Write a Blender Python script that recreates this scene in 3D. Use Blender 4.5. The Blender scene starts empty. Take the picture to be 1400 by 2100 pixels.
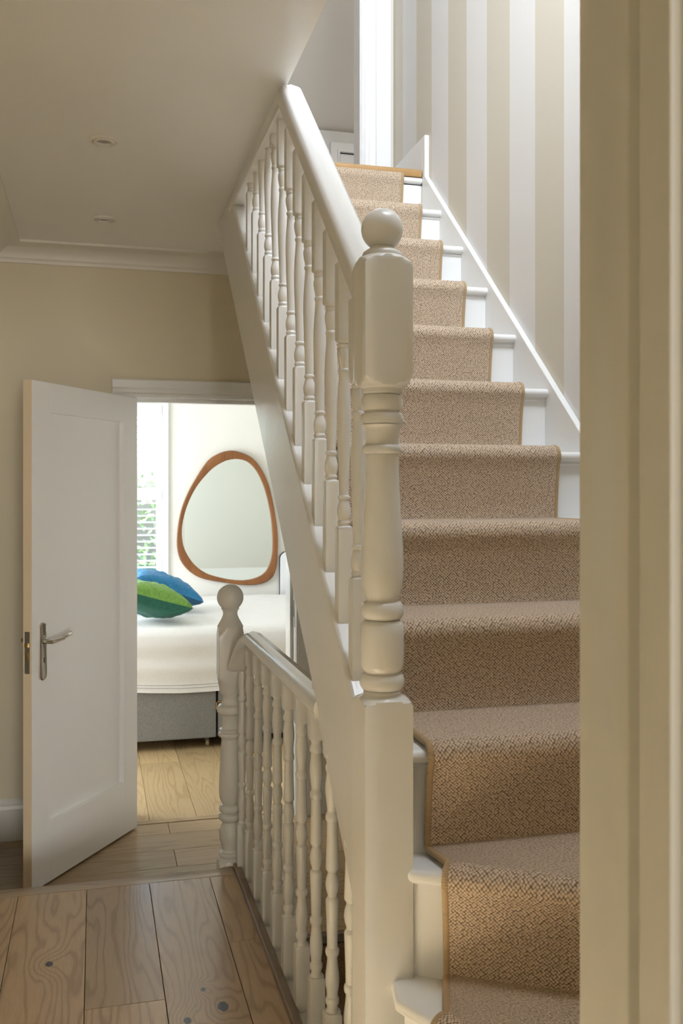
import bpy, bmesh, math, random
from mathutils import Vector, Matrix
random.seed(7)
SC = bpy.context.scene
COL = SC.collection

# ------------------------------------------------------------------ camera
EYE = 1.55                                   # eye height over the lower landing
YAW = math.atan(505 / 1946)
cd = bpy.data.cameras.new('camera'); cam = bpy.data.objects.new('camera', cd); COL.objects.link(cam)
cd.sensor_fit = 'HORIZONTAL'; cd.sensor_width = 24.0; cd.lens = 1946 / 1400 * 24.0
cd.shift_y = -40 / 1400
cd.clip_start = 0.02
cam.location = (0, 0, EYE); cam.rotation_euler = (math.pi / 2, 0, -YAW)
cd.dof.use_dof = True; cd.dof.focus_distance = 2.5; cd.dof.aperture_fstop = 11
SC.camera = cam

# ------------------------------------------------------------------ world, lights, exposure
SC.view_settings.view_transform = 'Standard'; SC.view_settings.look = 'None'
SC.view_settings.gamma = 1.0; SC.view_settings.use_curve_mapping = False
SC.view_settings.exposure = 0.10
w = bpy.data.worlds.new('world'); SC.world = w; w.use_nodes = True
wn = w.node_tree.nodes; wl = w.node_tree.links
sky = wn.new('ShaderNodeTexSky'); sky.sky_type = 'NISHITA'; sky.sun_disc = False
sky.sun_elevation = math.radians(48); sky.sun_rotation = math.radians(200)
sky.air_density = 1.0; sky.dust_density = 3.0
wl.new(sky.outputs[0], wn['Background'].inputs[0]); wn['Background'].inputs[1].default_value = 1.0

def area(name, loc, rot, sx, sy, power, col):
    l = bpy.data.lights.new(name, 'AREA'); l.shape = 'RECTANGLE'; l.size = sx; l.size_y = sy
    l.energy = power; l.color = col
    o = bpy.data.objects.new(name, l); COL.objects.link(o); o.location = loc; o.rotation_euler = rot
    return o
R = math.radians
SC.cycles.max_bounces = 9; SC.cycles.diffuse_bounces = 6; SC.cycles.glossy_bounces = 4; SC.cycles.transmission_bounces = 4
area('stairwell_gable_window', (0.95, 1.33, 3.85), (R(74), 0, 0), 0.65, 1.3, 98, (0.78, 0.875, 1.0))
area('loft_rooflight', (1.6, 5.2, 4.55), (R(-40), 0, 0), 0.8, 0.8, 14, (0.95, 0.97, 1.0))
area('bedroom_bay_window', (-1.55, 6.3, 1.5), (0, R(-90), 0), 1.5, 1.6, 84, (0.91, 0.96, 1.0))
area('rear_fill_light', (0.6, -5.9, 1.5), (R(90), 0, 0), 1.4, 1.6, 225, (1.0, 0.98, 0.945))  # added fill source for the hall, unseen; the rear wall has no window

# ------------------------------------------------------------------ materials
def new_mat(name):
    m = bpy.data.materials.new(name); m.use_nodes = True
    nt = m.node_tree
    return m, nt, nt.nodes['Principled BSDF']
def nd(nt, typ, **kw):
    n = nt.nodes.new(typ)
    for k, v in kw.items():
        if k.startswith('i_'):
            key = k[2:]; key = int(key) if key.isdigit() else key.replace('_', ' ')
            s = n.inputs[key]
            if hasattr(v, 'is_linked') or isinstance(v, bpy.types.NodeSocket): nt.links.new(v, s)
            else: s.default_value = v
        else: setattr(n, k, v)
    return n
def math_n(nt, op, a, b=None, c=None):
    n = nt.nodes.new('ShaderNodeMath'); n.operation = op
    for i, v in enumerate((a, b, c)):
        if v is None: continue
        if isinstance(v, bpy.types.NodeSocket): nt.links.new(v, n.inputs[i])
        else: n.inputs[i].default_value = v
    return n.outputs[0]
def mixc(nt, fac, a, b, blend='MIX'):
    n = nt.nodes.new('ShaderNodeMix'); n.data_type = 'RGBA'; n.blend_type = blend
    for s, v in ((n.inputs[0], fac), (n.inputs[6], a), (n.inputs[7], b)):
        if isinstance(v, bpy.types.NodeSocket): nt.links.new(v, s)
        elif isinstance(v, (int, float)): s.default_value = v
        else: s.default_value = (*v, 1) if len(v) == 3 else v
    return n.outputs[2]
def bump(nt, p, height, strength, dist):
    b = nd(nt, 'ShaderNodeBump', i_Height=height, i_Strength=strength, i_Distance=dist)
    nt.links.new(b.outputs[0], p.inputs['Normal'])

def plain(name, col, rough=0.5, metal=0.0, spec=0.5):
    m, nt, p = new_mat(name)
    p.inputs['Base Color'].default_value = (*col, 1); p.inputs['Roughness'].default_value = rough
    p.inputs['Metallic'].default_value = metal; p.inputs['Specular IOR Level'].default_value = spec
    return m
def paint(name, col, rough=0.45, scale=(60, 60, 6), bs=0.12, var=0.03):
    """brushed paint: slight tone drift and fine brush relief"""
    m, nt, p = new_mat(name)
    tc = nd(nt, 'ShaderNodeTexCoord'); mp = nd(nt, 'ShaderNodeMapping', i_Vector=tc.outputs['Object'], i_Scale=scale)
    n1 = nd(nt, 'ShaderNodeTexNoise', i_Vector=mp.outputs[0], i_Scale=3.0, i_Detail=4.0)
    n2 = nd(nt, 'ShaderNodeTexNoise', i_Vector=tc.outputs['Object'], i_Scale=2.5, i_Detail=3.0)
    dark = tuple(c * (1 - var) for c in col); lite = tuple(min(1, c * (1 + var)) for c in col)
    nt.links.new(mixc(nt, n2.outputs[0], dark, lite), p.inputs['Base Color'])
    p.inputs['Roughness'].default_value = rough
    bump(nt, p, n1.outputs[0], bs, 0.002)
    return m

M = {}
M['white'] = paint('white_gloss_paint', (0.75, 0.738, 0.705), 0.19, (50, 5, 5), 0.22)
M['white_turned'] = paint('white_turned_paint', (0.75, 0.738, 0.705), 0.27, (8, 8, 70), 0.05)
M['white_door'] = paint('white_door_paint', (0.93, 0.92, 0.90), 0.36, (90, 90, 4), 0.35)
M['white_stair'] = paint('white_stair_paint', (0.84, 0.84, 0.83), 0.35)
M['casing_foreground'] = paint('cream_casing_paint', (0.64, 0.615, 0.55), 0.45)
M['door_edge'] = paint('bare_primed_door_edge', (0.80, 0.66, 0.47), 0.5)
M['cream'] = paint('cream_wall_paint', (0.68, 0.61, 0.455), 0.75, (30, 30, 30), 0.05)
M['ceiling'] = paint('ceiling_paint', (0.86, 0.84, 0.80), 0.34, (14, 70, 14), 0.10)
M['cornice'] = paint('cornice_paint', (0.78, 0.74, 0.66), 0.5)
M['bed_wall'] = paint('bedroom_wall_paint', (0.84, 0.83, 0.785), 0.8, (30, 30, 30), 0.03)
M['rear'] = paint('rear_room_paint', (0.42, 0.40, 0.30), 0.8, (30, 30, 30), 0.03)
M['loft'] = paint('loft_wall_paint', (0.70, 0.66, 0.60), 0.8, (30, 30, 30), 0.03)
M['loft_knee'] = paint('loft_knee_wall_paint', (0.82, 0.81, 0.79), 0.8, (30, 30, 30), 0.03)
M['shutter'] = plain('shutter_white', (0.86, 0.87, 0.88), 0.4)
M['chrome'] = plain('polished_nickel', (0.62, 0.58, 0.52), 0.16, 1.0)
M['steel'] = plain('lock_steel', (0.42, 0.41, 0.40), 0.4, 1.0)
M['brass'] = plain('brass', (0.70, 0.50, 0.22), 0.25, 1.0)
M['black'] = plain('black_gap', (0.012, 0.011, 0.010), 0.8)
M['mirror'] = plain('mirror_silver', (0.83, 0.88, 0.86), 0.015, 1.0)
M['lamp'] = plain('lamp_face', (0.30, 0.29, 0.27), 0.2)
M['panel'] = plain('pale_panel', (0.80, 0.82, 0.86), 0.3)
M['soil'] = plain('lawn_soil', (0.30, 0.36, 0.16), 0.95)

def glass_mat():
    m = bpy.data.materials.new('window_glass'); m.use_nodes = True; nt = m.node_tree; nt.nodes.clear()
    o = nd(nt, 'ShaderNodeOutputMaterial'); t = nd(nt, 'ShaderNodeBsdfTransparent'); g = nd(nt, 'ShaderNodeBsdfGlossy')
    t.inputs[0].default_value = (0.95, 0.97, 0.96, 1); g.inputs['Roughness'].default_value = 0.02
    x = nd(nt, 'ShaderNodeMixShader'); x.inputs[0].default_value = 0.06
    nt.links.new(t.outputs[0], x.inputs[1]); nt.links.new(g.outputs[0], x.inputs[2]); nt.links.new(x.outputs[0], o.inputs[0])
    return m
M['glass'] = glass_mat()

def stripes():
    m, nt, p = new_mat('striped_wallpaper')
    g = nd(nt, 'ShaderNodeNewGeometry'); s = nd(nt, 'ShaderNodeSeparateXYZ', i_0=g.outputs['Position'])
    y = math_n(nt, 'SUBTRACT', s.outputs[1], 2.518 - 0.1875 * 20)
    f = math_n(nt, 'FRACT', math_n(nt, 'DIVIDE', y, 0.375))
    st = math_n(nt, 'GREATER_THAN', f, 0.5)
    n = nd(nt, 'ShaderNodeTexNoise', i_Vector=g.outputs['Position'], i_Scale=260.0, i_Detail=2.0)
    c = mixc(nt, st, (0.66, 0.615, 0.525), (0.775, 0.765, 0.755))
    nt.links.new(mixc(nt, n.outputs[0], c, mixc(nt, 1.0, c, (0.93, 0.93, 0.93), 'MULTIPLY')), p.inputs['Base Color'])
    p.inputs['Roughness'].default_value = 0.7
    bump(nt, p, n.outputs[0], 0.05, 0.001)
    return m
M['stripes'] = stripes()

def oak(name, light, dark, axis=1, rough=0.32, knots=(), gfreq=330.0):
    """oak: growth rings cut by the board, stretched along the board, bending round the given knots (world x, y, radius)"""
    m, nt, p = new_mat(name)
    g = nd(nt, 'ShaderNodeNewGeometry'); s = nd(nt, 'ShaderNodeSeparateXYZ', i_0=g.outputs['Position'])
    oi = nd(nt, 'ShaderNodeObjectInfo')
    a, l = (s.outputs[0], s.outputs[1]) if axis == 1 else (s.outputs[1], s.outputs[0])
    rnd = oi.outputs['Random']
    off = math_n(nt, 'MULTIPLY', rnd, 37.0)
    v = nd(nt, 'ShaderNodeCombineXYZ', i_0=math_n(nt, 'ADD', math_n(nt, 'MULTIPLY', a, 6.0), off), i_1=math_n(nt, 'MULTIPLY', l, 0.75), i_2=off)
    big = nd(nt, 'ShaderNodeTexNoise', i_Vector=v.outputs[0], i_Scale=1.0, i_Detail=2.0, i_Roughness=0.5)
    v2 = nd(nt, 'ShaderNodeCombineXYZ', i_0=math_n(nt, 'MULTIPLY', a, 60.0), i_1=math_n(nt, 'MULTIPLY', l, 9.0), i_2=off)
    mid = nd(nt, 'ShaderNodeTexNoise', i_Vector=v2.outputs[0], i_Scale=1.0, i_Detail=3.0)
    ph = math_n(nt, 'ADD', math_n(nt, 'MULTIPLY', a, gfreq * 0.5), math_n(nt, 'MULTIPLY', big.outputs[0], 95.0))
    ph = math_n(nt, 'ADD', ph, math_n(nt, 'MULTIPLY', mid.outputs[0], 3.2))
    kn = None
    for (kx, ky, kr) in knots:
        dx = math_n(nt, 'SUBTRACT', s.outputs[0], kx); dy = math_n(nt, 'MULTIPLY', math_n(nt, 'SUBTRACT', s.outputs[1], ky), 0.62)
        d2 = math_n(nt, 'ADD', math_n(nt, 'MULTIPLY', dx, dx), math_n(nt, 'MULTIPLY', dy, dy))
        e = math_n(nt, 'EXPONENT', math_n(nt, 'MULTIPLY', d2, -1.0 / (kr * 4.2) ** 2))
        ph = math_n(nt, 'ADD', ph, math_n(nt, 'MULTIPLY', e, 24.0))
        wob = math_n(nt, 'ADD', math_n(nt, 'SQRT', d2), math_n(nt, 'MULTIPLY', math_n(nt, 'SUBTRACT', mid.outputs[0], 0.5), kr * 1.1))
        k = math_n(nt, 'LESS_THAN', wob, kr)
        kn = k if kn is None else math_n(nt, 'MAXIMUM', kn, k)
    sn = math_n(nt, 'SINE', ph)
    ring = math_n(nt, 'POWER', math_n(nt, 'ADD', math_n(nt, 'MULTIPLY', sn, 0.5), 0.5), 3.8)
    v3 = nd(nt, 'ShaderNodeCombineXYZ', i_0=math_n(nt, 'MULTIPLY', a, 420.0), i_1=math_n(nt, 'MULTIPLY', l, 14.0), i_2=off)
    fine = nd(nt, 'ShaderNodeTexNoise', i_Vector=v3.outputs[0], i_Scale=1.0, i_Detail=2.0)
    fac = math_n(nt, 'ADD', math_n(nt, 'MULTIPLY', ring, 0.40), math_n(nt, 'MULTIPLY', fine.outputs[0], 0.50))
    fac = math_n(nt, 'MULTIPLY', fac, math_n(nt, 'ADD', math_n(nt, 'MULTIPLY', big.outputs[0], 0.9), 0.45))
    col = mixc(nt, fac, light, dark)
    tone = math_n(nt, 'ADD', math_n(nt, 'MULTIPLY', rnd, 0.30), 0.85)
    tn = nd(nt, 'ShaderNodeCombineXYZ', i_0=tone, i_1=tone, i_2=tone)
    col = mixc(nt, 1.0, col, tn.outputs[0], 'MULTIPLY')
    if kn is not None: col = mixc(nt, kn, col, (0.045, 0.045, 0.055))
    nt.links.new(col, p.inputs['Base Color'])
    rr = math_n(nt, 'ADD', math_n(nt, 'MULTIPLY', fine.outputs[0], 0.14), rough - 0.07)
    nt.links.new(rr, p.inputs['Roughness'])
    bump(nt, p, math_n(nt, 'ADD', ring, fine.outputs[0]), 0.10, -0.0006)
    return m
M['oak_hall'] = oak('brown_oak', (0.55, 0.395, 0.245), (0.24, 0.155, 0.09), 1, 0.22, ((-0.123, 2.776, 0.0105), (0.318, 2.435, 0.014), (0.278, 2.532, 0.006), (0.224, 2.392, 0.010)))
M['oak_hall_x'] = oak('brown_oak_cross', (0.47, 0.35, 0.235), (0.25, 0.17, 0.10), 0, 0.24)
M['oak_trim'] = oak('dark_oak_edge', (0.22, 0.16, 0.11), (0.12, 0.08, 0.05), 1, 0.36)
M['oak_landing'] = oak('landing_oak', (0.45, 0.32, 0.18), (0.25, 0.16, 0.08), 0, 0.24)
M['oak_bed'] = oak('light_oak', (0.62, 0.46, 0.255), (0.36, 0.23, 0.10), 1, 0.40, ((0.80, 5.25, 0.014),))
M['oak_nosing'] = oak('honey_oak', (0.56, 0.335, 0.13), (0.34, 0.18, 0.06), 0, 0.35)

def walnut():
    m, nt, p = new_mat('walnut_frame')
    tc = nd(nt, 'ShaderNodeTexCoord'); mp = nd(nt, 'ShaderNodeMapping', i_Vector=tc.outputs['Object'], i_Rotation=(0, R(35), 0), i_Scale=(40, 10, 3))
    n = nd(nt, 'ShaderNodeTexNoise', i_Vector=mp.outputs[0], i_Scale=1.6, i_Detail=4.0)
    mp2 = nd(nt, 'ShaderNodeMapping', i_Vector=tc.outputs['Object'], i_Rotation=(0, R(35), 0), i_Scale=(9, 9, 1))
    vz = nd(nt, 'ShaderNodeTexVoronoi', i_Vector=mp2.outputs[0], i_Scale=1.2)
    sp = nd(nt, 'ShaderNodeSeparateColor', i_0=vz.outputs['Color'])
    c = mixc(nt, n.outputs[0], (0.30, 0.115, 0.034), (0.13, 0.045, 0.014))
    c = mixc(nt, math_n(nt, 'MULTIPLY', sp.outputs[0], 0.35), c, (0.36, 0.16, 0.045))
    nt.links.new(c, p.inputs['Base Color']); p.inputs['Roughness'].default_value = 0.4
    return m
M['walnut'] = walnut()

def carpet(name, light, dark, period=0.0052):
    m, nt, p = new_mat(name)
    uv = nd(nt, 'ShaderNodeUVMap'); uv.uv_map = 'UVMap'
    s = nd(nt, 'ShaderNodeSeparateXYZ', i_0=uv.outputs[0])
    wv = nd(nt, 'ShaderNodeTexNoise', i_Vector=uv.outputs[0], i_Scale=30.0, i_Detail=2.0)
    ws = nd(nt, 'ShaderNodeSeparateColor', i_0=wv.outputs['Color'])
    k = 1.0 / (period * math.sqrt(2))
    uu = math_n(nt, 'MULTIPLY', math_n(nt, 'ADD', s.outputs[0], math_n(nt, 'MULTIPLY', ws.outputs[0], .006)), k)
    vv = math_n(nt, 'MULTIPLY', math_n(nt, 'ADD', s.outputs[1], math_n(nt, 'MULTIPLY', ws.outputs[1], .006)), k * 1.12)
    cv = nd(nt, 'ShaderNodeCombineXYZ', i_0=math_n(nt, 'ADD', uu, vv), i_1=math_n(nt, 'SUBTRACT', uu, vv))
    vo = nd(nt, 'ShaderNodeTexVoronoi', i_Vector=cv.outputs[0], i_Scale=1.0, i_Randomness=0.36); vo.voronoi_dimensions = '2D'
    rc = nd(nt, 'ShaderNodeSeparateColor', i_0=vo.outputs['Color'])
    d = vo.outputs['Distance']
    gap = nd(nt, 'ShaderNodeMapRange', i_0=d, i_1=0.32, i_2=0.62, i_3=0.0, i_4=1.0)
    fl = nd(nt, 'ShaderNodeTexNoise', i_Vector=uv.outputs[0], i_Scale=900.0, i_Detail=1.0)
    tone = math_n(nt, 'ADD', math_n(nt, 'MULTIPLY', rc.outputs[0], 0.42), math_n(nt, 'MULTIPLY', fl.outputs[0], 0.30))
    c = mixc(nt, tone, light, dark)
    c = mixc(nt, math_n(nt, 'MULTIPLY', gap.outputs[0], 0.82), c, tuple(x * 0.22 for x in dark))
    nt.links.new(c, p.inputs['Base Color']); p.inputs['Roughness'].default_value = 0.95
    p.inputs['Specular IOR Level'].default_value = 0.1
    p.inputs['Sheen Weight'].default_value = 0.12; p.inputs['Sheen Roughness'].default_value = 0.5
    h = math_n(nt, 'SUBTRACT', 1.0, math_n(nt, 'MULTIPLY', d, d))
    bump(nt, p, h, 0.8, 0.0035)
    return m
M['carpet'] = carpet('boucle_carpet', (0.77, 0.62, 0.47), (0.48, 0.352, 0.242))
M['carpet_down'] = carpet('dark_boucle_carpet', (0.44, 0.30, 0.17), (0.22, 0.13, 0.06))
def binding():
    m, nt, p = new_mat('whipped_edge_binding')
    uv = nd(nt, 'ShaderNodeUVMap'); uv.uv_map = 'UVMap'
    s = nd(nt, 'ShaderNodeSeparateXYZ', i_0=uv.outputs[0])
    sn = math_n(nt, 'SINE', math_n(nt, 'MULTIPLY', s.outputs[1], 2 * math.pi / 0.0035))
    nt.links.new(mixc(nt, math_n(nt, 'ADD', math_n(nt, 'MULTIPLY', sn, 0.3), 0.35), (0.50, 0.36, 0.21), (0.36, 0.24, 0.12)), p.inputs['Base Color'])
    p.inputs['Roughness'].default_value = 1.0
    bump(nt, p, sn, 0.4, 0.001)
    return m
M['binding'] = binding()

def fabric(name, c1, c2, scale=500, rough=0.9, bs=0.2, crinkle=0.0):
    m, nt, p = new_mat(name)
    tc = nd(nt, 'ShaderNodeTexCoord')
    n = nd(nt, 'ShaderNodeTexNoise', i_Vector=tc.outputs['Object'], i_Scale=float(scale), i_Detail=2.0)
    n2 = nd(nt, 'ShaderNodeTexNoise', i_Vector=tc.outputs['Object'], i_Scale=26.0, i_Detail=3.0, i_Distortion=1.5)
    f = math_n(nt, 'ADD', math_n(nt, 'MULTIPLY', math_n(nt, 'SUBTRACT', n.outputs[0], 0.5), 2.0), 0.5)
    nt.links.new(mixc(nt, f, c1, c2), p.inputs['Base Color']); p.inputs['Roughness'].default_value = rough
    h = math_n(nt, 'ADD', math_n(nt, 'MULTIPLY', n.outputs[0], 0.1), math_n(nt, 'MULTIPLY', n2.outputs[0], crinkle))
    bump(nt, p, h, bs, 0.02)
    return m
M['divan'] = fabric('grey_divan_fabric', (0.34, 0.335, 0.33), (0.16, 0.16, 0.16), 350)
M['linen'] = fabric('white_linen', (0.87, 0.865, 0.86), (0.82, 0.815, 0.81), 200, 0.85, 0.35, 0.35)
M['blue'] = fabric('blue_silk', (0.02, 0.24, 0.50), (0.01, 0.15, 0.36), 60, 0.45, 0.5, 1.0)
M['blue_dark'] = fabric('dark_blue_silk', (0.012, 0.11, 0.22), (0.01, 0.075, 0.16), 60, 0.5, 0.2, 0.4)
M['green'] = fabric('green_silk', (0.20, 0.40, 0.07), (0.12, 0.28, 0.04), 60, 0.45, 0.6, 1.0)
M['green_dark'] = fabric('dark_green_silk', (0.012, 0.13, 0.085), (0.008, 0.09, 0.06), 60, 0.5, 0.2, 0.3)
M['leaf'] = fabric('leaf_green', (0.46, 0.60, 0.32), (0.20, 0.32, 0.14), 8, 0.6, 0.1)

# ------------------------------------------------------------------ mesh builder
def origin_of(o):
    v = Vector((0, 0, 0))
    while o is not None:
        v += o.location; o = o.parent
    return v
class MB:
    def __init__(s): s.v = []; s.f = []; s.uv = None
    def add(s, vs, fs):
        b = len(s.v); s.v += [tuple(v) for v in vs]; s.f += [tuple(i + b for i in f) for f in fs]; return s
    def box(s, x0, x1, y0, y1, z0, z1):
        return s.add([(x, y, z) for z in (z0, z1) for y in (y0, y1) for x in (x0, x1)],
                     [(0, 2, 3, 1), (4, 5, 7, 6), (0, 1, 5, 4), (2, 6, 7, 3), (0, 4, 6, 2), (1, 3, 7, 5)])
    def prism(s, poly, axis, a, b):
        """polygon in the plane across axis, extruded from a to b. axis 'x': (y,z), 'y': (x,z), 'z': (x,y)"""
        def pt(p, t): return {'x': (t, p[0], p[1]), 'y': (p[0], t, p[1]), 'z': (p[0], p[1], t)}[axis]
        n = len(poly); vs = [pt(p, a) for p in poly] + [pt(p, b) for p in poly]
        fs = [tuple(range(n)), tuple(range(2 * n - 1, n - 1, -1))] + [(i, i + n, (i + 1) % n + n, (i + 1) % n) for i in range(n)]
        return s.add(vs, fs)
    def lathe(s, prof, c=(0, 0, 0), N=32, cap=True):
        """prof: (z, r, half side of the square it was turned from or None)"""
        vs = []
        for (z, r, h) in prof:
            for i in range(N):
                a = 2 * math.pi * i / N; ca, sa = math.cos(a), math.sin(a)
                q = r if h is None else min(r, h / max(abs(ca), abs(sa)))
                vs.append((c[0] + q * ca, c[1] + q * sa, c[2] + z))
        m = len(prof)
        fs = [(j * N + i, j * N + (i + 1) % N, (j + 1) * N + (i + 1) % N, (j + 1) * N + i) for j in range(m - 1) for i in range(N)]
        if cap: fs += [tuple(range(N - 1, -1, -1)), tuple((m - 1) * N + i for i in range(N))]
        return s.add(vs, fs)
    def loft(s, rings, closed=True, caps=True):
        n = len(rings[0]); vs = [p for r in rings for p in r]; fs = []
        for j in range(len(rings) - 1):
            for i in range(n if closed else n - 1):
                fs.append((j * n + i, j * n + (i + 1) % n, (j + 1) * n + (i + 1) % n, (j + 1) * n + i))
        if caps: fs += [tuple(range(n - 1, -1, -1)), tuple((len(rings) - 1) * n + i for i in range(n))]
        return s.add(vs, fs)
    def tube(s, pts, r, N=10, ref=None):
        rings = []
        for i, p in enumerate(pts):
            p = Vector(p); t = (Vector(pts[min(i + 1, len(pts) - 1)]) - Vector(pts[max(i - 1, 0)])).normalized()
            a = ref[i] if ref is not None else (Vector((0, 0, 1)) if abs(t.z) < 0.9 else Vector((1, 0, 0)))
            u = t.cross(a).normalized(); v = t.cross(u)
            rr = r[i] if isinstance(r, (list, tuple)) else r
            rings.append([tuple(p + u * rr * math.cos(2 * math.pi * k / N) + v * rr * math.sin(2 * math.pi * k / N)) for k in range(N)])
        return s.loft(rings)
    def mesh(s, name, off=Vector((0, 0, 0)), smooth=None):
        me = bpy.data.meshes.new(name)
        me.from_pydata([(v[0] - off.x, v[1] - off.y, v[2] - off.z) for v in s.v], [], s.f); me.update()
        bm = bmesh.new(); bm.from_mesh(me); bmesh.ops.recalc_face_normals(bm, faces=bm.faces); bm.to_mesh(me); bm.free()
        if smooth is not None:
            for p in me.polygons: p.use_smooth = True
            me.set_sharp_from_angle(angle=R(smooth))
        return me
    def build(s, name, mat, parent=None, smooth=None, bevel=0.0, seg=2):
        me = s.mesh(name, origin_of(parent), smooth); me.materials.append(M[mat] if isinstance(mat, str) else mat)
        o = bpy.data.objects.new(name, me); COL.objects.link(o); o.parent = parent
        if bevel:
            b = o.modifiers.new('bevel', 'BEVEL'); b.width = bevel; b.segments = seg; b.limit_method = 'ANGLE'; b.angle_limit = R(40)
            if smooth is None:
                for p in me.polygons: p.use_smooth = True
                b.harden_normals = True
        return o
def tag(o, label, cat, kind=None, group=None):
    o['label'] = label; o['category'] = cat
    if kind: o['kind'] = kind
    if group: o['group'] = group
    return o
def thing(name, label, cat, loc=(0, 0, 0), kind=None, group=None):
    o = bpy.data.objects.new(name, None); COL.objects.link(o); o.location = loc; o.empty_display_size = 0.05
    return tag(o, label, cat, kind, group)
def B(x0, x1, y0, y1, z0, z1): return MB().box(x0, x1, y0, y1, z0, z1)
def put(me, name, parent, loc, mat=None):
    o = bpy.data.objects.new(name, me); COL.objects.link(o); o.parent = parent; o.location = Vector(loc) - origin_of(parent); return o

# ------------------------------------------------------------------ stair geometry
GO, RI = 0.225, 0.198
def nosY(k): return 2.577 + (5 - k) * GO
def nosZ(k): return EYE + 0.309 + (5 - k) * RI
def pitch(Y): return EYE + 0.309 + 0.88 * (Y - 2.577)
CEIL = EYE + 1.106            # hall ceiling
HALL = 0.23                   # upper hall floor
XW = 1.304                    # face of the wall string
XWALL = 1.324
LAND2 = nosZ(0)               # upper landing level

# ------------------------------------------------------------------ the setting
# hall floor on the near, higher level
fl = thing('floor', 'brown oak board floor of the near hall, one step above the landing', 'floor', (0, 2, HALL), 'structure')
B(-0.43, 0.478, 0.6, 3.30, HALL - 0.20, HALL - 0.021).build('subfloor', 'black', fl)
xs = [-0.43, -0.243, -0.027, 0.177, 0.380, 0.474]
cuts = [[0.6, 1.9, 3.267], [0.6, 3.267], [0.6, 2.508, 3.267], [0.6, 1.2, 3.267], [0.6, 2.78, 3.267]]
for i in range(5):
    for j in range(len(cuts[i]) - 1):
        B(xs[i] + .0008, xs[i + 1] - .0008, cuts[i][j] + .0008, cuts[i][j + 1] - .0008, HALL - 0.02, HALL).build('plank', 'oak_hall', fl, bevel=0.0012)
n_ = MB().prism([(3.268, HALL - .03), (3.268, HALL), (3.33, HALL), (3.338, HALL - .006), (3.338, HALL - .024), (3.33, HALL - .03)], 'x', -0.43, 0.470)
n_.build('nosing_board', 'oak_hall_x', fl, bevel=.002)
B(-0.43, 0.470, 3.30, 3.32, 0, HALL - .03).build('step_riser', 'white', fl)
tr = B(0.470, 0.497, 1.76, 3.338, HALL - .03, HALL + .014).build('trim_1', 'oak_trim', None, bevel=.006)
tag(tr, 'dark oak edging strip between the hall boards and the lower balusters', 'trim', 'structure')

# lower landing floor
fl2 = thing('floor_landing', 'oak boards of the lower landing laid across the corridor', 'floor', (0, 3.8, 0), 'structure')
B(-0.43, XWALL, 3.34, 4.52, -.2, -.021).build('subfloor', 'black', fl2)
ys = [3.34, 3.40, 3.59, 3.785, 3.976, 4.17, 4.37, 4.515]
for j in range(len(ys) - 1):
    br = [-0.43, 0.55 if j % 2 else 0.33, XWALL]
    if j == 0: br = [-0.43, 0.42, 0.425]
    for i in range(2):
        if br[i + 1] - br[i] > .05: B(br[i] + .0008, br[i + 1] - .0008, ys[j] + .0008, ys[j + 1] - .0008, -.02, 0).build('plank', 'oak_landing', fl2, bevel=0.0012)
B(0.53, XWALL, 3.255, 3.399, -.02, 0).build('plank', 'oak_landing', fl2, bevel=0.0012)
B(0.53, XWALL, 3.222, 3.254, -.03, 0).build('nosing_board', 'oak_trim', fl2, bevel=0.008)
B(0.14, 0.95, 4.516, 4.562, -.02, 0.003).build('threshold', 'oak_landing', fl2, bevel=.002)

# bedroom floor
fl3 = thing('floor_bedroom', 'pale wide oak boards of the bedroom floor', 'floor', (0.5, 6, 0), 'structure')
B(-2.0, 3.2, 4.45, 8.0, -.2, -.021).build('subfloor', 'black', fl3)
bx = [-2.0, -1.5, -0.85, -0.63, -0.41, -0.19, 0.03, 0.249, 0.47, 0.70, 0.93, 1.16, 1.39, 1.62, 1.85, 2.08, 2.6, 3.2]
for i in range(len(bx) - 1):
    yc = [5.53, 6.6, 5.52, 6.2, 5.0][i % 5] if not (0.2 < bx[i] < 0.3) else 5.53
    y0 = 4.563 if 0.0 < bx[i] and bx[i + 1] < 0.97 else 4.70
    if bx[i] == 0.93: y0 = 4.70
    for (a, b) in ((y0, yc), (yc, 7.6)):
        B(bx[i] + .0008, bx[i + 1] - .0008, a + .0008, b - .0008, -.02, 0).build('plank', 'oak_bed', fl3, bevel=0.0012)

# walls
def wall(name, mb, mat, label): return tag(mb.build(name, mat), label, 'wall', 'structure')
wall('wall_left', B(-0.53, -0.43, 0.6, 4.47, -.2, CEIL), 'cream', 'cream painted corridor wall at the far left behind the open door')
bw = MB().box(-0.53, 0.141, 4.47, 4.70, -.2, CEIL).box(0.946, XWALL, 4.47, 4.70, -.2, CEIL).box(0.141, 0.946, 4.47, 4.70, 2.003, CEIL)
wall('wall_back', bw, 'cream', 'cream painted end wall with the bedroom doorway')
wall('wall_right', B(XWALL, 1.42, 0.75, 4.70, -2.2, 6.3), 'stripes', 'beige and white striped wallpaper on the tall stairwell wall')
wall('wall_stairwell_left', B(0.40, 0.504, 1.30, 4.155, CEIL + .19, 6.3), 'loft', 'pale wall over the ceiling edge on the left of the stairwell')
wall('wall_front', MB().box(0.436 + .03, 1.42, 0.62, 0.775, -.3, CEIL).box(-1.5, -0.46, 0.62, 0.775, -.3, CEIL).box(-0.46, 0.466, 0.62, 0.775, 2.24, CEIL),
     'cream', 'wall of the near doorway the view looks through')
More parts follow.
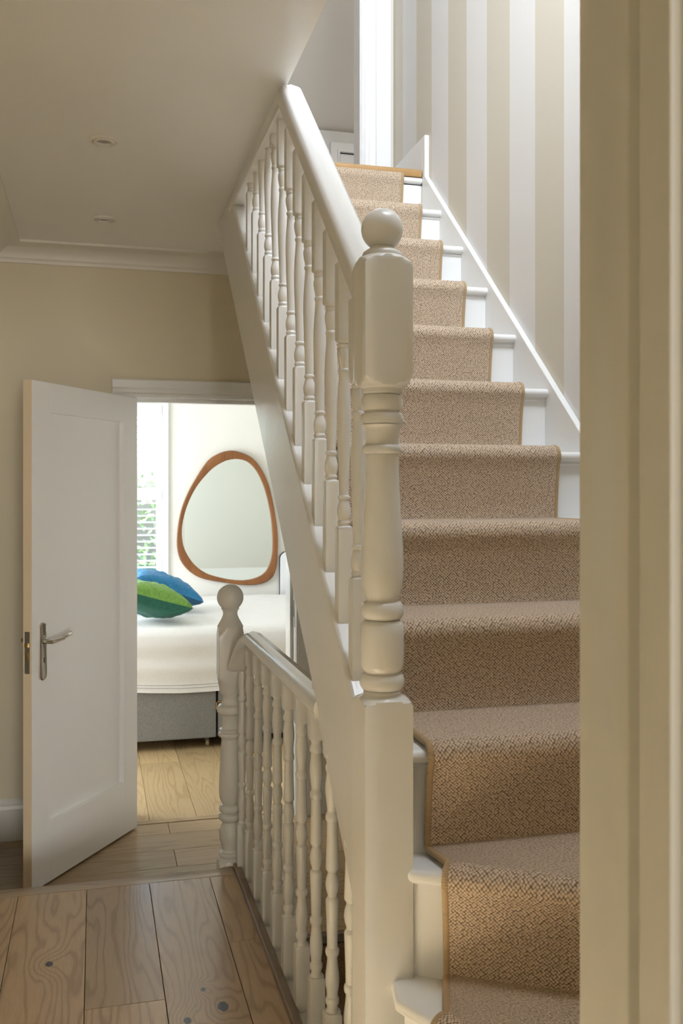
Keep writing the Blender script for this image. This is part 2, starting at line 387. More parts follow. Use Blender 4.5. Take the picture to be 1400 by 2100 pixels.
# ceiling of the hall, with the stairwell left open on the right
cl = MB().prism([(-0.53, 0.62), (XWALL, 0.62), (XWALL, 1.30), (0.504, 1.30), (0.504, 3.72), (XWALL, 3.72), (XWALL, 4.70), (-0.53, 4.70)], 'z', CEIL, CEIL + 0.19)
tag(cl.build('ceiling', 'ceiling'), 'shaded off-white hall ceiling with recessed downlights', 'ceiling', 'structure')
wall('wall_stairwell_front', B(0.40, XWALL, 1.20, 1.30, CEIL + .19, 6.3), 'loft', 'upper wall across the front of the stairwell')
tag(B(0.30, 1.42, 1.20, 4.3, 6.3, 6.36).build('ceiling_stairwell', 'loft'), 'high ceiling over the stairwell', 'ceiling', 'structure')

# cornice: cove swept along left wall and back wall
def cornice():
    prof = [(0, .080), (.010, .080), (.012, .068), (.020, .060)]
    for i in range(1, 8):
        t = i / 8 * math.pi / 2
        prof.append((.020 + .072 * (1 - math.cos(t)), .060 - .046 * math.sin(t)))
    prof += [(.094, .014), (.104, .012), (.112, .010), (.112, 0.0), (0, 0.0)]
    path = [(-0.43, 0.8, 1, 0), (-0.43, 4.47, 1, -1), (1.30, 4.47, 0, -1)]
    rings = [[(x + nx * p, y + ny * p, CEIL - q) for (p, q) in prof] for (x, y, nx, ny) in path]
    return MB().loft(rings)
tag(cornice().build('trim_2', 'cornice', smooth=25), 'coved plaster cornice running round the hall ceiling', 'cornice', 'structure')

# baseboards of the landing
def skirting(name, x0, x1, label):
    prof = [(4.47, 0), (4.452, 0), (4.452, .14), (4.456, .155), (4.461, .160), (4.461, .172), (4.466, .180), (4.47, .184)]
    tag(MB().prism(prof, 'x', x0, x1).build(name, 'white'), label, 'baseboard', 'structure')
skirting('baseboard_left', -0.43, 0.075, 'painted skirting board on the end wall behind the open door')
skirting('baseboard_right', 1.012, XWALL, 'painted skirting board right of the bedroom doorway')

# doorway lining and architrave of the bedroom
ar = thing('trim_3', 'white moulded architrave and lining of the bedroom doorway', 'door frame', (0.54, 4.46, 0), 'structure')
def arch_prof(x_in, sgn):       # section in x,y: stepped moulding, x_in is the inner edge
    return [(x_in, 4.47), (x_in, 4.452), (x_in + sgn * .012, 4.448), (x_in + sgn * .020, 4.453), (x_in + sgn * .032, 4.450), (x_in + sgn * .042, 4.444),
            (x_in + sgn * .075, 4.444), (x_in + sgn * .080, 4.448), (x_in + sgn * .080, 4.47)]
MB().prism(arch_prof(0.155, -1), 'z', 0, 1.990).build('jamb_moulding', 'white', ar)
MB().prism(arch_prof(0.932, 1), 'z', 0, 1.990).build('jamb_moulding', 'white', ar)
hp = [(y, 1.990 + abs(x - 0.932)) for (x, y) in arch_prof(0.932, 1)]
MB().prism(hp, 'x', 0.075, 1.012).build('head_moulding', 'white', ar)
B(0.14, 0.157, 4.468, 4.705, 0, 1.99).build('jamb', 'white', ar)
jr = B(0.93, 0.947, 4.468, 4.705, 0, 1.99).build('jamb', 'white', ar)
B(0.14, 0.947, 4.468, 4.705, 1.988, 2.005).build('head', 'white', ar)
B(0.157, 0.93, 4.515, 4.56, 1.972, 1.989).build('door_stop', 'white', ar)
B(0.914, 0.931, 4.515, 4.56, 0, 1.989).build('door_stop', 'white', ar)
B(0.157, 0.171, 4.515, 4.56, 0, 1.989).build('door_stop', 'white', ar)
B(0.9275, 0.9305, 4.478, 4.502, 0.90, 1.07).build('strike_plate', 'steel', jr)
B(0.9272, 0.9276, 4.484, 4.497, 0.95, 1.03).build('latch_hole', 'black', jr)

# the bedroom door, swung open towards the hall
DA = R(236.36); DW = 0.77; DT = 0.040
dr = thing('door_1', 'white shaker bedroom door standing open with lever handle', 'door', (0.157, 4.50, 0), 'structure')
dd = Vector((math.cos(DA), math.sin(DA), 0)); dn = Vector((-dd.y, dd.x, 0)); dn = dn if dn.y < 0 else -dn
def dpt(s, t, z): p = Vector((0.157, 4.50, 0)) + dd * s + dn * t; return (p.x, p.y, z)
def dbox(s0, s1, t0, t1, z0, z1):
    return MB().add([dpt(s, t, z) for z in (z0, z1) for t in (t0, t1) for s in (s0, s1)],
                    [(0, 2, 3, 1), (4, 5, 7, 6), (0, 1, 5, 4), (2, 6, 7, 3), (0, 4, 6, 2), (1, 3, 7, 5)])
Z0, Z1 = 0.008, 1.985
dbox(0.004, 0.118, 0, DT, Z0, Z1).build('stile', 'white_door', dr, bevel=.0015)
fs_ = dbox(DW - 0.118, DW - .001, 0, DT, Z0, Z1).build('stile', 'white_door', dr, bevel=.0015)
dbox(DW - .0015, DW, .0005, DT - .0005, Z0 + .001, Z1 - .001).build('lipping', 'door_edge', dr)
dbox(0.118, DW - 0.118, 0, DT, Z1 - 0.118, Z1).build('rail', 'white_door', dr, bevel=.0015)
dbox(0.118, DW - 0.118, 0, DT, Z0, Z0 + 0.235).build('rail', 'white_door', dr, bevel=.0015)
dbox(0.112, DW - 0.112, .010, DT - .022, Z0 + 0.23, Z1 - 0.112).build('panel', 'white_door', dr)
# handle set on the face towards the camera
def rounded_plate(s0, s1, z0, z1, t0, t1):
    r = (s1 - s0) / 2; sc = (s0 + s1) / 2
    pts = [(sc + r * math.cos(a), z1 - r + r * math.sin(a)) for a in [math.pi * i / 10 for i in range(11)]]
    pts += [(sc - r * math.cos(a), z0 + r - r * math.sin(a)) for a in [math.pi * i / 10 for i in range(11)]]
    n = len(pts); mb = MB()
    k = .82
    rings = [[dpt(p, t0, z) for p, z in pts], [dpt(p, t1 - .003, z) for p, z in pts],
             [dpt(sc + (p - sc) * k, t1, (z0 + z1) / 2 + (z - (z0 + z1) / 2) * .97) for p, z in pts]]
    return mb.loft(rings)
hx = DW - 0.062
pl = rounded_plate(hx - .021, hx + .021, 0.815, 1.042, DT, DT + .011).build('handle_plate', 'chrome', dr, smooth=35)
mb = MB(); c0 = 0.968
def dlathe(prof, s, z):         # lathe along the door normal
    rings = []
    for (t, r) in prof: rings.append([dpt(s + r * math.cos(2 * math.pi * i / 16), t, z + r * math.sin(2 * math.pi * i / 16)) for i in range(16)])
    return MB().loft(rings)
dlathe([(DT + .009, .013), (DT + .014, .013), (DT + .017, .010), (DT + .05, .009), (DT + .056, .006)], hx, c0).build('spindle', 'chrome', pl, smooth=35)
lev = MB().tube([dpt(hx + .004, DT + .048, c0), dpt(hx - .02, DT + .051, c0 + .002), dpt(hx - .05, DT + .052, c0 + .004), dpt(hx - .09, DT + .050, c0 + .012), dpt(hx - .122, DT + .049, c0 + .018), dpt(hx - .128, DT + .049, c0 + .019)],
                [.0085, .0090, .0085, .0085, .0085, .004], 14)
lev.build('lever', 'chrome', pl, smooth=50)
MB().tube([dpt(hx - .062, DT + .0515, c0 + .006), dpt(hx - .068, DT + .0515, c0 + .0075)], .0095, 14).build('lever_band', 'chrome', pl, smooth=50)
dbox(hx - .0022, hx + .0022, DT + .0105, DT + .0116, 0.885, 0.905).build('keyhole', 'black', pl)
pl2 = rounded_plate(hx - .021, hx + .021, 0.815, 1.042, 0, -.011).build('handle_plate', 'chrome', dr, smooth=35)
MB().tube([dpt(hx, -.009, c0), dpt(hx, -.048, c0), dpt(hx - .03, -.052, c0), dpt(hx - .12, -.052, c0 + .012)], .009, 12).build('lever', 'chrome', pl2, smooth=50)
lk = dbox(DW - .001, DW + .0018, .009, .031, 0.85, 1.012).build('lock_faceplate', 'steel', dr)
dbox(DW + .001, DW + .009, .013, .027, 0.953, 0.968).build('latch_bolt', 'brass', lk)
dbox(DW + .001, DW + .0025, .015, .025, 0.902, 0.930).build('deadbolt', 'brass', lk)
for z in (1.003, 0.86): MB().tube([dpt(DW + .001, .020, z), dpt(DW + .0028, .020, z)], .004, 10).build('screw', 'chrome', lk)
for z in (0.22, 1.75): MB().tube([(0.157, 4.462, z), (0.157, 4.462, z + .09)], .006, 10).build('hinge', 'steel', dr)

# near doorway jamb (foreground, right)
jp = [(0.436, 0.80), (0.436, 0.752), (0.4335, 0.749), (0.4335, 0.712), (0.4405, 0.705), (0.4405, 0.692), (0.4300, 0.689), (0.4290, 0.645), (0.436, 0.640), (0.436, 0.60), (0.52, 0.60), (0.52, 0.80)]
tag(MB().prism(jp, 'z', HALL, 2.24).build('trim_4', 'casing_foreground', bevel=.002), 'cream moulded door jamb close up along the right edge of view', 'door frame', 'structure')

# room behind the camera (the added hall fill light shines out of it)
wall('wall_rear', MB().box(-1.6, 1.6, -6.2, -6.1, HALL, 2.75), 'rear', 'rear wall of the room behind the viewpoint')
wall('wall_rear_left', B(-1.6, -1.5, -6.2, 0.62, HALL, 2.75), 'rear', 'left wall of the room behind the viewpoint')
wall('wall_rear_right', B(1.5, 1.6, -6.2, 0.62, HALL, 2.75), 'rear', 'right wall of the room behind the viewpoint')
tag(B(-1.6, 1.6, -6.2, 0.62, 2.75, 2.85).build('ceiling_rear', 'rear'), 'ceiling of the room behind the viewpoint', 'ceiling', 'structure')
tag(B(-1.6, 1.6, -6.2, 0.60, HALL - .03, HALL).build('floor_rear', 'oak_hall'), 'oak floor of the room behind the viewpoint', 'floor', 'structure')

# ------------------------------------------------------------------ main staircase
st = thing('staircase', 'white painted wooden staircase climbing to the upper floor', 'staircase', (0.9, 2.4, HALL))
def bull(Yf, Yb, Zt):
    pr = [(Yb, Zt), (Yf + .013, Zt)]
    for i in range(1, 8):
        a = math.pi / 2 + math.pi * i / 8
        pr.append((Yf + .0125 + .0125 * math.cos(a), Zt - .0125 + .0125 * math.sin(a)))
    pr += [(Yf + .013, Zt - .025)]
    pr += [(Yf + .019, Zt - .026), (Yf + .017, Zt - .033), (Yf + .022, Zt - .037), (Yf + .028, Zt - .037), (Yf + .028, Zt - .025), (Yb, Zt - .025)]
    return pr
for k in range(0, 10):
    Y, Z = nosY(k), nosZ(k)
    xl = 0.530
    MB().prism(bull(Y, Y + GO + .03 if k else Y + .05, Z), 'x', xl, XW).build('tread', 'white_stair', st, smooth=35)
    B(xl, XW, Y + .022, Y + .037, Z - RI - (.0 if k < 9 else 0), Z - .026).build('riser', 'white_stair', st)
# winders turning left round the newel
W10 = ((0.605, 1.588), (0.866, -0.5)); W11 = ((0.545, 1.475), (0.40, -0.9165)); 
Z9, Z10, Z11 = nosZ(9), nosZ(10), nosZ(11); Z12 = (Z11 + HALL) / 2
def along(Wd, s): return (Wd[0][0] + Wd[1][0] * s, Wd[0][1] + Wd[1][1] * s)
def at_x(Wd, x): s = (x - Wd[0][0]) / Wd[1][0]; return along(Wd, s)
def at_y(Wd, y): s = (y - Wd[0][1]) / Wd[1][1]; return along(Wd, s)
a10, b10 = at_x(W10, 0.548), at_x(W10, XW); a11, b11 = at_y(W11, 1.570), at_y(W11, 0.80)
MB().prism([(0.53, 1.745), (XW, 1.745), b10, a10], 'z', Z10 - .025, Z10).build('tread', 'white_stair', st, bevel=.011, seg=4)
MB().prism([(0.53, 1.70), (XW, b10[1] + .09), (XW, 0.80), b11, a11], 'z', Z11 - .025, Z11).build('tread', 'white_stair', st, bevel=.011, seg=4)
MB().prism([(0.512, 1.60), (b11[0] + .05, 0.80), (0.44, 0.80), (0.44, 1.60)], 'z', Z12 - .025, Z12).build('tread', 'white_stair', st, bevel=.011, seg=4)
def slab(p, q, n, z0, z1, off=.022, th=.015):
    P0 = [(p[0] - n[0] * off, p[1] - n[1] * off), (q[0] - n[0] * off, q[1] - n[1] * off), (q[0] - n[0] * (off + th), q[1] - n[1] * (off + th)), (p[0] - n[0] * (off + th), p[1] - n[1] * (off + th))]
    return MB().prism(P0, 'z', z0, z1)
slab(at_x(W10, 0.522), b10, (-.5, -.866), Z11, Z10 - .024).build('riser', 'white_stair', st)
slab(a11, b11, (-.9165, -.40), Z12, Z11 - .024).build('riser', 'white_stair', st)
slab((0.44, 1.62), (0.44, 0.80), (-1, 0), HALL, Z12 - .024).build('riser', 'white_stair', st)
# wall string with its end rising into the landing skirting
ws = [(0.80, pitch(0.80) + .03), (3.672, pitch(3.672) + .022), (3.672, LAND2 + .165), (3.705, LAND2 + .165), (3.705, pitch(3.70) - .30), (0.80, pitch(0.8) - .32)]
MB().prism(ws, 'x', XW, XWALL).build('wall_string', 'white_stair', st, bevel=.003)
# outer string
ST0 = lambda Y: EYE + .631 + .88 * (Y - 2.967)
yA = 1.70
yt = 2.967 + (CEIL - EYE - .631) / .88; yb = yt + .354 / .88
os_ = [(yA, ST0(yA)), (yt, CEIL - .001), (yb, CEIL - .001), (yA, ST0(yA) - .354)]
MB().prism(os_, 'x', 0.486, 0.532).build('outer_string', 'white', st, bevel=.009, seg=4)
ysp = 2.235
sp = [(1.70, ST0(1.70) - .34), (ysp, ST0(ysp) - .34), (ysp - .03, ST0(ysp) - .458), (1.70, ST0(1.70) - .46)]
MB().prism(sp, 'x', 0.500, 0.532).build('spandrel_board', 'white', st, bevel=.004)
MB().prism([(1.72, pitch(1.72) - .27), (3.68, pitch(3.68) - .27), (3.68, pitch(3.68) - .285), (1.72, pitch(1.72) - .285)], 'x', 0.532, XW).build('soffit', 'white', st)
# oak nosing at the head of the stair
tag(MB().prism([(3.70, LAND2), (3.697, LAND2 + .005), (3.697, LAND2 + .024), (3.704, LAND2 + .031), (3.80, LAND2 + .031), (3.80, LAND2)], 'x', 0.50, XW - .003).build('trim_5', 'oak_nosing', smooth=35),
    'honey oak nosing strip at the head of the stairs', 'trim', 'structure')

# ------------------------------------------------------------------ stair runner
def runner_rows():
    """rows of the runner's upper face from the top down: (left point, right point) and thickness normal handled later"""
    e = .009; rows = []
    XL, XR = 0.605, 1.215
    steps = []
    for k in range(0, 10): steps.append(((XL, nosY(k)), (XR, nosY(k)), (0, -1), nosZ(k)))
    l10 = (0.605, 1.588); r10 = (XR, 1.588 - .577 * .61)
    steps.append((l10, r10, (-.5, -.866), Z10))
    l11 = (0.5455, 1.474); r11 = (0.5455 + .4 * .62, 1.474 - .9165 * .62)
    steps.append((l11, r11, (-.9165, -.40), Z11))
    steps.append(((0.44, 1.42), (0.44, .82), (-1, 0), Z12))
    def row(stp, o, z):
        L, Rr, n, _ = stp
        rows.append(((L[0] + n[0] * o, L[1] + n[1] * o, z), (Rr[0] + n[0] * o, Rr[1] + n[1] * o, z)))
    for i, s in enumerate(steps):
        Z = s[3]; zn = steps[i + 1][3] if i + 1 < len(steps) else HALL
        row(s, -.022, Z + e)
        if i == 0: rows.pop(); row(s, -.006, Z + e - .002)
        r = .0125 + e
        for j in range(0, 9):
            a = math.pi / 2 + math.radians(112) * j / 8
            row(s, -.0125 - r * math.cos(a), Z - .0125 + r * math.sin(a))
        row(s, .0005, Z - .040)
        for q in (0.15, 0.4, 0.7): row(s, .0005 - .0135 * math.sin(q * math.pi / 2), Z - .040 - (Z - zn - .055) * q)
        row(s, -.022 + e, zn + e + .010)
        row(s, -.022 + e + .003, zn + e + .003)
        row(s, -.022 + e + .010, zn + e)
    return rows
def build_runner(rows, nx, mat, name, label, edge_l=True, group=None, rnd=1):
    th = .008
    pts = []; norm = []
    m = len(rows)
    for i in range(m):
        L = Vector(rows[i][0]); Rr = Vector(rows[i][1])
        tl = Vector(rows[min(i + 1, m - 1)][0]) + Vector(rows[min(i + 1, m - 1)][1]) - Vector(rows[max(i - 1, 0)][0]) - Vector(rows[max(i - 1, 0)][1])
        n = (Rr - L).cross(tl).normalized()
        norm.append(n)
    vs = []; fs = []; uv = {}
    cum = [0.0]
    for i in range(1, m):
        cum.append(cum[-1] + ((Vector(rows[i][0]) + Vector(rows[i][1])) / 2 - (Vector(rows[i - 1][0]) + Vector(rows[i - 1][1])) / 2).length)
    random.seed(rnd)
    def bulge(i, j): return 0.0012 * math.sin(i * 1.7 + j * .9) + .0008 * math.sin(j * 2.3 - i)
    sgn = 1
    # make the normal point up / outwards
    if norm[0].z < 0 and norm[2].z < 0: sgn = -1
    for lay in (0, 1):
        for i in range(m):
            L = Vector(rows[i][0]); Rr = Vector(rows[i][1])
            for j in range(nx + 1):
                p = L.lerp(Rr, j / nx)
                p = p + norm[i] * sgn * (bulge(i, j) if lay == 0 else -th)
                uv[len(vs)] = (j / nx * (Rr - L).length, cum[i]); vs.append(tuple(p))
    N1 = nx + 1; T = m * N1
    for i in range(m - 1):
        for j in range(nx):
            a = i * N1 + j; fs.append((a, a + 1, a + N1 + 1, a + N1)); b = a + T; fs.append((b, b + N1, b + N1 + 1, b + 1))
        a = i * N1; fs.append((a, a + N1, a + N1 + T, a + T)); a = i * N1 + nx; fs.append((a, a + T, a + N1 + T, a + N1))
    for j in range(nx):
        a = j; fs.append((a, a + T, a + 1 + T, a + 1)); a = (m - 1) * N1 + j; fs.append((a, a + 1, a + 1 + T, a + T))
    root = thing(name, label, 'carpet', rows[-1][0], None, group)
    mb = MB(); mb.add(vs, fs); off = origin_of(root)
    def finish(mb, uvs, nm, mt, parent):
        me = bpy.data.meshes.new(nm); me.from_pydata([(v[0] - off.x, v[1] - off.y, v[2] - off.z) for v in mb.v], [], mb.f)
        ul = me.uv_layers.new(name='UVMap')
        for lp in me.loops: ul.data[lp.index].uv = uvs[lp.vertex_index]
        bm = bmesh.new(); bm.from_mesh(me); bmesh.ops.recalc_face_normals(bm, faces=bm.faces); bm.to_mesh(me); bm.free()
        for p in me.polygons: p.use_smooth = True
        me.set_sharp_from_angle(angle=R(62))
        me.materials.append(M[mt]); o = bpy.data.objects.new(nm, me); COL.objects.link(o); o.parent = parent; return o
    finish(mb, uv, 'carpet_strip', mat, root)
    for side in ((0, 1) if edge_l else (1,)):
        pl = [Vector(rows[i][side]) - norm[i] * sgn * .003 for i in range(m)]
        eb = MB(); eb.tube([tuple(p) for p in pl], .0072, 8, [(Vector(q[1]) - Vector(q[0])).normalized() for q in rows])
        uvb = {i * 8 + k: (k / 8 * .03, cum[i]) for i in range(m) for k in range(8)}
        finish(eb, uvb, 'edge_binding', 'binding', root)
    return root
build_runner(runner_rows(), 16, 'carpet', 'stair_runner', 'beige boucle stair runner with whipped edges on the main stairs')

# ------------------------------------------------------------------ balustrade of the main flight
ub = thing('balustrade', 'tall white balustrade with ball-top newel along the main stairs', 'balustrade', (0.512, 1.675, HALL))
NX, NY = 0.512, 1.675
def zpx(y, k=.000899): return EYE + (1010 - y) * k
H_ = 0.045
def ball(zc, r, z_from, n=14):
    """points of a sphere from its lower cut to the pole"""
    out = []
    a0 = math.asin(max(-1, (z_from - zc) / r))
    for i in range(n + 1):
        a = a0 + (math.pi / 2 - a0) * i / n
        out.append((zc + r * math.sin(a), max(r * math.cos(a), .0004), None))
    return out
def bead(zc, h, r, rin, n=7):
    """half-round bead centred at zc, height h, outer radius r, inner radius rin (rising z)"""
    return [(zc + h / 2 * math.sin(a), rin + (r - rin) * math.cos(a), None) for a in [-math.pi / 2 + math.pi * i / n for i in range(n + 1)]]
np_ = [(HALL, .0636, H_), (zpx(1450), .0636, H_), (zpx(1440), .0636, H_), (zpx(1434), .058, H_), (zpx(1430), .050, H_), (zpx(1427), .043, H_), (zpx(1424), .0375, None)]
np_ += [(zpx(1420), .0345, None), (zpx(1414), .0345, None)]
np_ += bead(zpx(1396), .031, .0418, .0325)
np_ += [(zpx(1377), .0325, None), (zpx(1372), .0372, None), (zpx(1360), .0402, None), (zpx(1330), .0410, None), (zpx(1300), .0406, None), (zpx(1279), .0398, None), (zpx(1275), .0375, None), (zpx(1271), .0335, None)]
np_ += bead(zpx(1251), .034, .0402, .0290)
np_ += [(zpx(1230), .0295, None), (zpx(1226), .0305, None), (zpx(1218), .0335, None), (zpx(1200), .0375, None), (zpx(1180), .0394, None), (zpx(1155), .0400, None), (zpx(1125), .0390, None), (zpx(1093), .0370, None), (zpx(1050), .0345, None), (zpx(1000), .0325, None), (zpx(960), .0315, None), (zpx(934), .0312, None)]
np_ += bead(zpx(922), .018, .0372, .0300)
np_ += [(zpx(910), .0308, None), (zpx(898), .0310, None), (zpx(886), .0322, None), (zpx(876), .0350, None), (zpx(872), .0385, None)]
np_ += bead(zpx(860), .024, .0400, .0320)
np_ += [(zpx(845), .0312, None)]
np_ += bead(zpx(827), .031, .0382, .0310)
np_ += [(zpx(809.5), .0330, None), (zpx(806), .0380, None), (zpx(798), .0382, None), (zpx(795), .0400, None), (zpx(793), .0450, H_), (zpx(787), .0520, H_), (zpx(777), .0636, H_)]
np_ += [(zpx(552), .0636, H_), (zpx(544), .0585, H_), (zpx(537), .0510, H_), (zpx(531), .0430, H_), (zpx(528), .0370, None), (zpx(524), .0368, None), (zpx(519), .0350, None), (zpx(514), .0290, None), (zpx(510), .0225, None), (zpx(507), .0208, None)]
np_ += ball(zpx(471), .0388, zpx(507.5))
MB().lathe([(z - HALL, r, h) for z, r, h in np_], (NX, NY, HALL), 48).build('newel_post', 'white_turned', ub, smooth=32)

# handrail swept along the pitch, then level under the ceiling edge
def rail_section(wd, ht, rt=.018, rb=.010, dome=.003):
    """rounded rail: soft upper corners, gently domed top, small lower rounding"""
    h = wd / 2; p = []
    for i in range(5):
        a = math.pi / 2 * i / 4; p.append((-h + rb - rb * math.sin(a), rb - rb * math.cos(a)))
    for i in range(8):
        a = math.pi / 2 * i / 7; p.append((-h + rt - rt * math.cos(a), ht - dome - rt + rt * math.sin(a)))
    p.append((0, ht))
    return p + [(-x, z) for x, z in reversed(p[:-1])]
sec = rail_section(.066, .056)
TOPR = lambda Y: EYE + .4746 * .5125 / .51 + .012 + .88 * (Y - 1.809 * 1.005)
ang = math.atan(.88)
zt = CEIL - .004
yj = 1.809 * 1.005 + (zt - EYE - .4746 * 1.005 - .012) / .88
def rail_rings():
    rings = []
    y0 = 1.70
    rings.append([(NX + x, y0 + 0, TOPR(y0) - (sec_h - h) / math.cos(ang)) for (x, h) in sec])
    # mitre: bisecting plane between sloped and level lengths
    m = ang / 2
    rings.append([(NX + x, yj + (sec_h - h) * math.tan(m), zt - (sec_h - h)) for (x, h) in sec])
    rings.append([(NX + x, 3.53, zt - (sec_h - h)) for (x, h) in sec])
    return rings
sec_h = .056
MB().loft(rail_rings()).build('handrail', 'white', ub, smooth=30)

# balusters of the main flight, two to a tread
def turned_upper(zb, zt_, sb, stp):
    """square base up to zb, turned body, square top from zt_; sb bottom, stp top"""
    q = .016; c = .0226; L = zt_ - zb
    f = lambda t: zb + L * t
    p = [(sb, c, q), (zb - .006, c, q), (zb - .002, .0185, q), (zb, .0150, None), (f(.004), .0122, None)]
    p += [(f(.012), .0135, None), (f(.020), .0142, None), (f(.027), .0128, None)]
    p += [(f(.034), .0118, None), (f(.045), .0132, None), (f(.065), .0148, None), (f(.085), .0150, None), (f(.105), .0138, None), (f(.128), .0112, None), (f(.143), .0102, None)]
    p += [(f(.148), .0122, None), (f(.156), .0130, None), (f(.164), .0122, None), (f(.168), .0105, None)]
    p += [(f(.20), .0106, None), (f(.28), .0114, None), (f(.38), .0128, None), (f(.48), .0143, None), (f(.56), .0152, None), (f(.62), .0152, None), (f(.70), .0138, None), (f(.77), .0118, None), (f(.825), .0106, None)]
    p += [(f(.834), .0122, None), (f(.842), .0130, None), (f(.850), .0122, None), (f(.856), .0104, None)]
    p += [(f(.872), .0112, None), (f(.90), .0136, None), (f(.925), .0150, None), (f(.948), .0148, None), (f(.965), .0125, None), (f(.970), .0122, None), (f(.976), .0138, None), (f(.985), .0140, None), (f(.992), .0122, None)]
    p += [(zt_, .0150, None), (zt_ + .002, .0185, q), (zt_ + .006, c, q), (stp, c, q)]
    return p
Z_REF = ST0(1.943)
base = turned_upper(EYE - .079 - Z_REF, EYE + .312 - Z_REF, -.02, 0.75)
def clipped(prof, zmax):
    out = []
    for i, (z, r, h) in enumerate(prof):
        if z <= zmax: out.append((z, r, h))
        else:
            z0, r0, h0 = prof[i - 1]; t = (zmax - z0) / (z - z0)
            out.append((zmax, r0 + (r - r0) * t, h if h is not None and h0 is not None else (h0 if h0 is not None else None))); break
    return out
for k in range(0, 15):
    yc = 1.823 + .016 + k * .1125
    zbase = ST0(yc)
    under = (TOPR(yc) - .056 / math.cos(ang) + .012) if yc < yj + .03 else zt - .053
    pr = clipped(base, under - zbase)
    if len(pr) < 3 or pr[-1][0] < .03: continue
    MB().lathe(pr, (NX, yc, zbase), 24).build('baluster', 'white_turned', ub, smooth=35)

# ------------------------------------------------------------------ balustrade round the lower stairwell
lb = thing('balustrade', 'low white balustrade with round newel beside the oak hall floor', 'balustrade', (0.468, 3.385, 0))
LX, LY = 0.468, 3.390
k3 = 3.41 / 1946
zl = lambda y: EYE + (1010 - y) * k3
hl = .0435
lp = [(0, .0615, hl), (zl(1768), .0615, hl), (zl(1762), .052, hl), (zl(1757), .042, hl), (zl(1755), .036, None)]
lp += [(zl(1752), .0330, None)] + bead(zl(1747), .018, .0400, .0310) + [(zl(1741), .0290, None), (zl(1738), .0270, None), (zl(1728), .0320, None), (zl(1715), .0385, None), (zl(1703), .0395, None), (zl(1690), .0345, None), (zl(1681), .0280, None)]
lp += [(zl(1679), .0330, None)] + bead(zl(1671), .026, .0415, .0320) + [(zl(1663), .0310, None)] + bead(zl(1654), .028, .0400, .0310) + [(zl(1645), .0275, None)]
lp += [(zl(1642), .0300, None), (zl(1634), .0370, None), (zl(1620), .0400, None), (zl(1590), .0390, None), (zl(1540), .0345, None), (zl(1512), .0305, None)]
lp += [(zl(1509), .0350, None)] + bead(zl(1503), .016, .0430, .0345) + [(zl(1497), .0350, None), (zl(1492), .0385, None), (zl(1490), .0305, None), (zl(1480), .0295, None), (zl(1470), .0310, None)]
lp += [(zl(1462), .0370, None)] + bead(zl(1452), .034, .0480, .0350) + [(zl(1440), .0310, None), (zl(1432), .0275, None), (zl(1424), .0290, None), (zl(1417), .0370, None), (zl(1412), .0385, None), (zl(1404), .0400, None), (zl(1401), .0425, None)]
lp += [(zl(1399), .0435, hl), (zl(1393), .050, hl), (zl(1384), .0615, hl), (zl(1300), .0615, hl), (zl(1294), .056, hl), (zl(1290), .050, hl), (zl(1286), .0478, hl), (zl(1283), .0465, None), (zl(1276), .0400, None), (zl(1268), .0320, None), (zl(1260), .0262, None), (zl(1254), .0255, None), (zl(1250), .0280, None), (zl(1248), .0315, None), (zl(1245), .0315, None)]
lp += ball(zl(1224), .0475, zl(1245))
MB().lathe(lp, (LX, LY, 0), 48).build('newel_post', 'white_turned', lb, smooth=32)
BX = 0.513
RT = EYE - .462                      # top of the low rail
sec2 = rail_section(.066, .052, .024, .016, .004)
def low_rail():
    path = [(2.10, RT, 0, BX), (3.08, RT, 0, BX)]
    # ramp down into the newel block
    cyl = []
    sl, cy, cz = 0.0, 3.13, RT
    path[1] = (cy, cz, 0, BX)
    for i in range(1, 9):
        sl = min(R(48), sl + R(48) / 6); cy += .030 * math.cos(sl); cz -= .030 * math.sin(sl)
        path.append((cy, cz, 0, BX - .004 * i))
    rings = []
    for i, (y, z, _, xc) in enumerate(path):
        a, b = path[max(i - 1, 0)], path[min(i + 1, len(path) - 1)]
        th = math.atan2(b[1] - a[1], b[0] - a[0])
        rings.append([(xc + x, y - (h - .052) * math.sin(th), z + (h - .052) * math.cos(th)) for (x, h) in sec2])
    return MB().loft(rings)
low_rail().build('handrail', 'white', lb, smooth=30)
B(0.4975, 0.532, 1.76, 3.345, HALL - .30, HALL - .006).build('base_rail', 'white', lb, bevel=.003)
def turned_lower(sb, stp):
    q = .018; c = .0255; zb, zt_ = EYE - 1.158, EYE - .592; L = zt_ - zb; f = lambda t: zb + L * t
    half = [(0, .0165), (.010, .0138), (.022, .0142), (.032, .0172), (.042, .0178), (.052, .0168), (.058, .0142), (.075, .0148), (.10, .0172), (.125, .0180), (.15, .0172), (.18, .0148), (.205, .0132), (.215, .0135), (.222, .0168), (.235, .0178), (.246, .0168), (.252, .0136), (.262, .0136), (.30, .0142), (.36, .0154), (.41, .0166), (.436, .0170), (.442, .0162), (.447, .0140), (.452, .0118), (.462, .0128), (.475, .0155), (.49, .0168)]
    p = [(sb, c, q), (zb - .006, c, q), (zb - .001, .0195, q)] + [(f(t), r * .92 - .0006, None) for t, r in half] + [(f(.5), .0155, None)] + [(f(1 - t), r * .92 - .0006, None) for t, r in reversed(half)] + [(zt_ + .001, .0195, q), (zt_ + .006, c, q), (stp, c, q)]
    return p
low_me = MB().lathe(turned_lower(HALL - .008, RT - .042), (0, 0, 0), 24).mesh('baluster', smooth=35); low_me.materials.append(M['white_turned'])
for y in (3.205, 3.035, 2.867, 2.701, 2.533, 2.366, 2.201, 2.041, 1.878):
    put(low_me, 'baluster', lb, (BX, y + .018, 0))
bz = RT - .042 - .10
